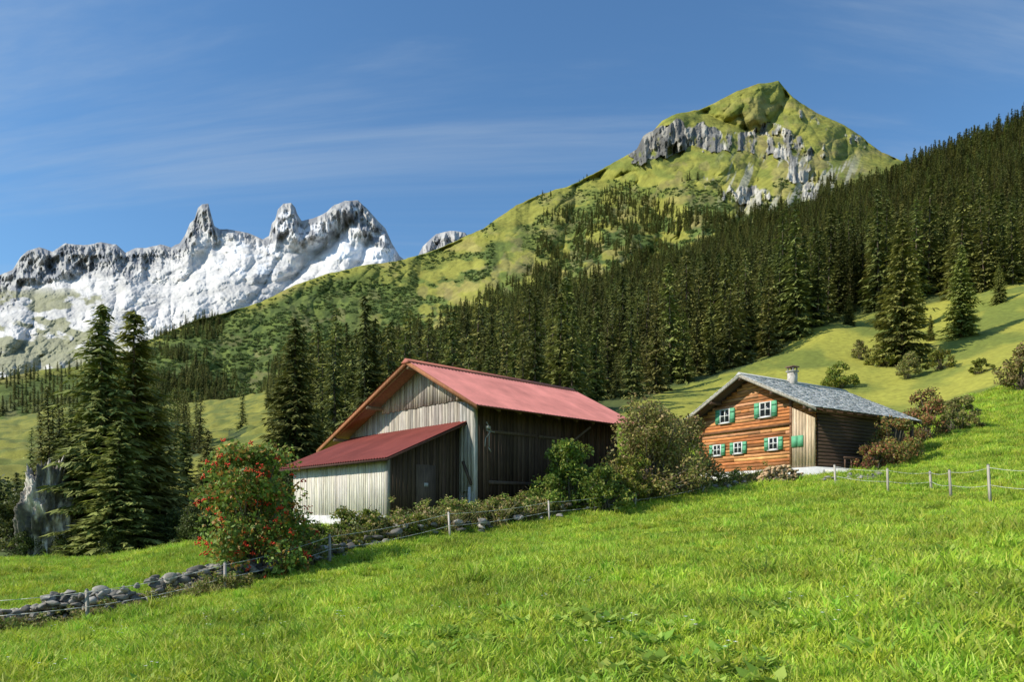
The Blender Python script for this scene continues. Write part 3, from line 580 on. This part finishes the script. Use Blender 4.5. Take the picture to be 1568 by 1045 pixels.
mb.box(PB,-.4,-.3,.35,.55,3.66,3.78,(.4,.38,.35));obj('hanging_tools',mb.mesh('hanging_tools',M_plain),bo)
mb=MB()
for t,s,h in((-.5,2.2,1.2),(-.6,2.8,.9),(-.5,3.6,1.0)): mb.box(PB,t-.5,t,s,s+.5,.0,.3+h*.6,(.3,.17,.09))
obj('stacked_planks',mb.mesh('stacked_planks',M_wood),bo)

# ---------------------------------------------------------------- chalet
co=bpy.data.objects.new('log_chalet',None);SC.collection.objects.link(co);co.location=(16.26,38,0)
PC=lambda t,s,z:(-.545*t+.839*s,.839*t+.545*s,z)
TP=4.25
def ct(t): return 8.17-.515*abs(t-TP)
ZB=2.35
LOGC=[(.66,.26,.085),(.54,.20,.065),(.72,.34,.13),(.30,.12,.045),(.64,.31,.15)]
mb=MB();z=ZB+.27
while z<7.9:
    h=.19;half=(8.17-.12-(z+h)-.02)/.515
    t0,t1=max(0,TP-half),min(8,TP+half)
    if t1-t0<.3:break
    cuts=[t0]+sorted(random.uniform(t0,t1) for _ in range(2))+[t1]
    for a,b in zip(cuts,cuts[1:]):
        o=random.uniform(0,.02);c=shade(random.choice(LOGC),.2);mb.box(PC,a+.003,b-.003,-.10-o,.05,z+.008,z+h-.008,c)
    z+=h
z=ZB+.27
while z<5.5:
    mb.box(PC,-.10-random.uniform(0,.02),.0,.02,5.6,z+.008,z+.182,shade((.08,.048,.03),.2));z+=.19  # long side logs: dark brown, with the wall's shade painted into the colour
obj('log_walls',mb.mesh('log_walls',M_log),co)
mb=MB();mb.box(PC,.02,7.98,.06,8.5,0,5.6,(.04,.03,.02));mb.hexa([PC(.05,.06,5.6),PC(7.95,.06,5.6),PC(7.95,8.5,5.6),PC(.05,8.5,5.6),PC(4.0,.06,7.7),PC(4.5,.06,7.7),PC(4.5,8.5,7.7),PC(4.0,8.5,7.7)],(.04,.03,.02))
obj('inner_core',mb.mesh('inner_core',M_wood),co)
mb=MB()
boards_t(mb,PC,-.05,1.35,-.13,lambda t:ZB+.25,lambda t:ct(t)-.75,.17,(.60,.46,.31),.2,th=.04)
boards_s(mb,PC,5.6,8.6,0,lambda s:ZB+.2,lambda s:5.6,.2,(.06,.042,.03),.3,th=.06)  # rear of the long side: shade painted into the board colour too
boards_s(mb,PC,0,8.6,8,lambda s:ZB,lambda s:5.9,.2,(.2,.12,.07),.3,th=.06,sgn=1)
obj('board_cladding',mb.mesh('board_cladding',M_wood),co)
mb=MB();mb.box(PC,-.16,8.05,-.25,8.6,.6,ZB+.25,(.75,.74,.71));mb.box(PC,-1.3,-.16,.4,4.5,.8,ZB+.1,(.6,.59,.56))
obj('plinth',mb.mesh('plinth',M_plain),co)
mb=MB();BR=(.12,.07,.045)
for t in(-.3,0.05,2.1,TP,6.4,7.95,9.0): mb.beam(PC(t,-.98,ct(t)-.28),PC(t,9.4,ct(t)-.28),.17,BR)
for s in np.linspace(-.9,9.3,12):
    mb.beam(PC(TP,s,ct(TP)-.13),PC(-.55,s,ct(-.55)-.13),.1,BR);mb.beam(PC(TP,s,ct(TP)-.13),PC(9.25,s,ct(9.25)-.13),.1,BR)
for (ta,tb) in((-.65,TP),(TP,9.4)):
    a,b=ct(ta),ct(tb)
    mb.hexa([PC(ta,-.97,a-.08),PC(tb,-.97,b-.08),PC(tb,9.4,b-.08),PC(ta,9.4,a-.08),PC(ta,-.97,a-.04),PC(tb,-.97,b-.04),PC(tb,9.4,b-.04),PC(ta,9.4,a-.04)],BR)
    for sf in(-1.02,9.42): mb.hexa([PC(ta,sf,a-.2),PC(tb,sf,b-.2),PC(tb,sf+.04,b-.2),PC(ta,sf+.04,a-.2),PC(ta,sf,a-.03),PC(tb,sf,b-.03),PC(tb,sf+.04,b-.03),PC(ta,sf+.04,a-.03)],(.40,.36,.29))
mb.box(PC,-.5,-.35,8.7,8.85,1.5,5.5,BR);mb.beam(PC(-.42,5.6,4.6),PC(-.42,6.6,5.4),.12,BR)
mb.box(PC,-1.25,-1.18,.6,3.1,3.0,3.1,BR)
for s in np.linspace(.65,3.05,5): mb.box(PC,-1.25,-1.18,s,s+.07,ZB+.1,3.0,BR)
obj('roof_timbers',mb.mesh('roof_timbers',M_wood),co)
mb=MB()
for sg,te in((-1,-.68),(1,9.43)):
    Lh=abs(te-TP);rows=17
    for r_ in range(rows):
        q0=Lh*(1-(r_)/rows);q1=max(Lh*(1-(r_+1)/rows)-.16,0);s=-1.03
        while s<9.44:
            w=random.uniform(.16,.4);e=min(s+w,9.45);j=random.uniform(-.03,.03);lift=random.uniform(0,.02)
            ta=TP+sg*(q0+j);tb=TP+sg*q1;za1=ct(ta)+.045+lift;zb1=ct(tb)+.0+lift*.3
            g=random.uniform(.42,.74);cc=(g,g*.98,g*.94)
            mb.hexa([PC(ta,s+.004,za1-.03),PC(tb,s+.004,zb1-.03),PC(tb,e-.004,zb1-.03),PC(ta,e-.004,za1-.03),PC(ta,s+.004,za1),PC(tb,s+.004,zb1),PC(tb,e-.004,zb1),PC(ta,e-.004,za1)],cc);s=e
mb.hexa([PC(TP-.25,-1.05,8.1),PC(TP+.25,-1.05,8.1),PC(TP+.25,9.46,8.1),PC(TP-.25,9.46,8.1),PC(TP-.03,-1.05,8.27),PC(TP+.03,-1.05,8.27),PC(TP+.03,9.46,8.27),PC(TP-.03,9.46,8.27)],(.5,.49,.47))
obj('shingle_roof',mb.mesh('shingle_roof',M_shin),co)
mb=MB();c0,s0=3.75,3.3;mb.box(PC,c0,c0+.42,s0,s0+.42,7.5,8.72,(.5,.46,.41));mb.box(PC,c0-.06,c0+.48,s0-.06,s0+.48,8.72,8.8,(.36,.34,.31))
for a in(c0,c0+.36):
    for b in(s0,s0+.36): mb.box(PC,a,a+.06,b,b+.06,8.8,9.0,(.3,.28,.25))
mb.box(PC,c0-.08,c0+.5,s0-.08,s0+.5,9.0,9.06,(.22,.13,.10));obj('chimney',mb.mesh('chimney',M_stone),co)
wf=MB();wg=MB();ws=MB();GS=(.14,.44,.24)
def window(tc,zc,w,h):
    s=-.13
    wg.box(PC,tc-w/2,tc+w/2,s-.015,s,zc-h/2,zc+h/2,(.02,.02,.02))
    e=.07
    for a,b,c_,d_ in((tc-w/2-e,tc-w/2,zc-h/2-e,zc+h/2+e),(tc+w/2,tc+w/2+e,zc-h/2-e,zc+h/2+e),(tc-w/2,tc+w/2,zc+h/2,zc+h/2+e),(tc-w/2,tc+w/2,zc-h/2-e,zc-h/2),(tc-.025,tc+.025,zc-h/2,zc+h/2)):
        wf.box(PC,a,b,s-.06,s-.001,c_,d_,(.75,.75,.72))
    for k in(-1,1):
        a,b=sorted((tc+k*.025,tc+k*w/2));wf.box(PC,a,b,s-.05,s-.002,zc,zc+.04,(.75,.75,.72))
    wf.box(PC,tc-w/2-.12,tc+w/2+.12,s-.12,s-.061,zc-h/2-e-.04,zc-h/2-e+.01,(.6,.58,.54))
    for k in(-1,1):
        a,b=sorted((tc+k*(w/2+e+.02),tc+k*(w/2+e+.02+w*.52)))
        ws.box(PC,a,b,s-.055,s-.015,zc-h/2-e,zc+h/2+e,GS)
        for zz in(zc-h*.3,zc+h*.3): ws.box(PC,a+.02,b-.02,s-.075,s-.056,zz-.04,zz+.04,(.08,.28,.16))
window(6.0,6.0,.62,.72);window(3.1,6.04,.66,.74);window(6.6,3.98,.5,.55);window(5.02,4.0,.5,.55);window(2.57,4.05,.5,.58)
ws.box(PC,.65,.98,-.24,-.19,3.75,4.35,GS);ws.box(PC,1.02,1.35,-.24,-.19,3.75,4.35,GS)
obj('window_frames',wf.mesh('window_frames',M_plain),co);obj('window_glass',wg.mesh('window_glass',M_glass),co);obj('shutters',ws.mesh('shutters',M_plain),co)
mb=MB()
mb.box(PC,1.4,7.98,-.2,-.12,4.98,5.12,(.22,.10,.045))
mb.box(PC,1.36,1.5,-.2,-.12,ZB+.27,6.4,(.24,.12,.06));mb.box(PC,7.86,8.03,-.2,-.12,ZB+.27,6.1,(.27,.12,.05));obj('trim',mb.mesh('trim',M_log),co)
mb=MB();x0,y0,z0=at(1192,35.6)
for i in range(240):
    a=random.uniform(-1,1);h=random.uniform(0,1)*math.sqrt(max(0,1-a*a))*.85
    p=(a*1.0+random.uniform(-.05,.05),random.uniform(-.15,.15),h);q=(p[0]+random.uniform(-.08,.08),p[1]-.45,p[2]+random.uniform(-.05,.05));mb.beam(p,q,random.uniform(.08,.13),shade((.50,.34,.20),.4))
obj('firewood_pile',mb.mesh('firewood_pile',M_wood),None,(x0,y0,z0+.12))
# ---------------------------------------------------------------- fences
def fence(name,posts,hs,wires,col):
    mb=MB();tops=[]
    for (px,d),h in zip(posts,hs):
        x,y,z=at(px,d);l=random.uniform(-.09,.09);mb.beam((x,y,z-.2),(x+l,y,z+h),.075,shade(col,.2),.06);tops.append((x,y,z,h,l))
        mb.beam((x+l,y,z+h),(x+l,y,z+h+.03),.05,(.2,.2,.2),.03)
    for a,b in zip(tops,tops[1:]):
        for w in wires:
            prev=None
            for k in range(9):
                q=k/8;x=a[0]+(b[0]-a[0])*q+a[4]*w*(1-q)+b[4]*w*q;y=a[1]+(b[1]-a[1])*q-.05;z=(a[2]+a[3]*w)*(1-q)+(b[2]+b[3]*w)*q-.07*math.sin(math.pi*q)
                if prev: mb.beam(prev,(x,y,z),.012,(.6,.6,.56))
                prev=(x,y,z)
    obj(name,mb.mesh(name,M_wood))
fence('wire_fence',[(-140,16.4),(135,17.0),(345,18.6),(505,21.5),(690,24.6),(842,27.8),(972,30.5),(1075,33)],[.85,.8,.8,.9,.95,.85,.85,.8],(.93,.5),(.50,.45,.38))
fence('pasture_fence',[(1280,30),(1360,27.5),(1427,27),(1457,24.5),(1517,22),(1610,20)],[.95,1.0,.8,1.05,1.25,1.2],(.93,.5),(.46,.41,.34))

# ---------------------------------------------------------------- light, sky, camera
EL=math.radians(38);sx,sy=-.965,-.26;k=math.hypot(sx,sy);S=Vector((sx/k*math.cos(EL),sy/k*math.cos(EL),math.sin(EL)))
sl=bpy.data.lights.new('sun','SUN');sl.energy=5;sl.angle=math.radians(.5);sl.color=(1,.94,.82);so=bpy.data.objects.new('sun',sl);SC.collection.objects.link(so);so.rotation_euler=S.to_track_quat('Z','Y').to_euler();so.location=(0,0,60)
w=bpy.data.worlds.new('World');SC.world=w;w.use_nodes=True;N=w.node_tree.nodes;L=w.node_tree.links;bg=N['Background'];bg.inputs['Strength'].default_value=.15
sk=N.new('ShaderNodeTexSky');sk.sky_type='NISHITA';sk.sun_disc=False;sk.sun_elevation=EL;sk.sun_rotation=math.atan2(S.x,S.y);sk.altitude=800;sk.air_density=1.3;sk.dust_density=.3;sk.ozone_density=1.5
tc=N.new('ShaderNodeTexCoord');sp=N.new('ShaderNodeSeparateXYZ');L.new(tc.outputs['Generated'],sp.inputs[0])
def math_(op,a,b):
    m=N.new('ShaderNodeMath');m.operation=op
    for i,q in enumerate((a,b)):
        if isinstance(q,(int,float)):m.inputs[i].default_value=q
        else:L.new(q,m.inputs[i])
    return m.outputs[0]
zz=math_('ADD',math_('MAXIMUM',sp.outputs[2],0.0),.25);cx=math_('DIVIDE',sp.outputs[0],zz);cy=math_('DIVIDE',sp.outputs[1],zz)
cb=N.new('ShaderNodeCombineXYZ');L.new(cx,cb.inputs[0]);L.new(cy,cb.inputs[1])
mp=N.new('ShaderNodeMapping');mp.inputs['Rotation'].default_value=(0,0,math.radians(38));mp.inputs['Scale'].default_value=(.5,2.0,1);L.new(cb.outputs[0],mp.inputs[0])
no=N.new('ShaderNodeTexNoise');no.inputs['Scale'].default_value=1.0;no.inputs['Detail'].default_value=10;no.inputs['Roughness'].default_value=.6;no.inputs['Distortion'].default_value=.5;L.new(mp.outputs[0],no.inputs['Vector'])
cr=N.new('ShaderNodeMapRange');cr.interpolation_type='SMOOTHSTEP';cr.inputs['From Min'].default_value=.42;cr.inputs['From Max'].default_value=.66;cr.inputs['To Max'].default_value=.5;L.new(no.outputs['Fac'],cr.inputs['Value'])
tint=N.new('ShaderNodeMix');tint.data_type='RGBA';tint.blend_type='MULTIPLY';tint.inputs['Factor'].default_value=1;L.new(sk.outputs[0],tint.inputs['A']);tint.inputs['B'].default_value=(.56,.82,1.02,1)
mx=N.new('ShaderNodeMix');mx.data_type='RGBA';L.new(cr.outputs[0],mx.inputs['Factor']);L.new(tint.outputs['Result'],mx.inputs['A']);mx.inputs['B'].default_value=(3.5,4.1,4.7,1)
L.new(mx.outputs['Result'],bg.inputs['Color'])
cam=bpy.data.cameras.new('camera');cam.lens=25;cam.sensor_width=36;cam.shift_y=(HZ-522.5)/1568;cam.clip_end=20000;cam.clip_start=.1
c=bpy.data.objects.new('camera',cam);SC.collection.objects.link(c);c.rotation_euler=(math.radians(90),0,0);SC.camera=c
SC.view_settings.view_transform='Standard';SC.view_settings.look='None';SC.view_settings.exposure=0
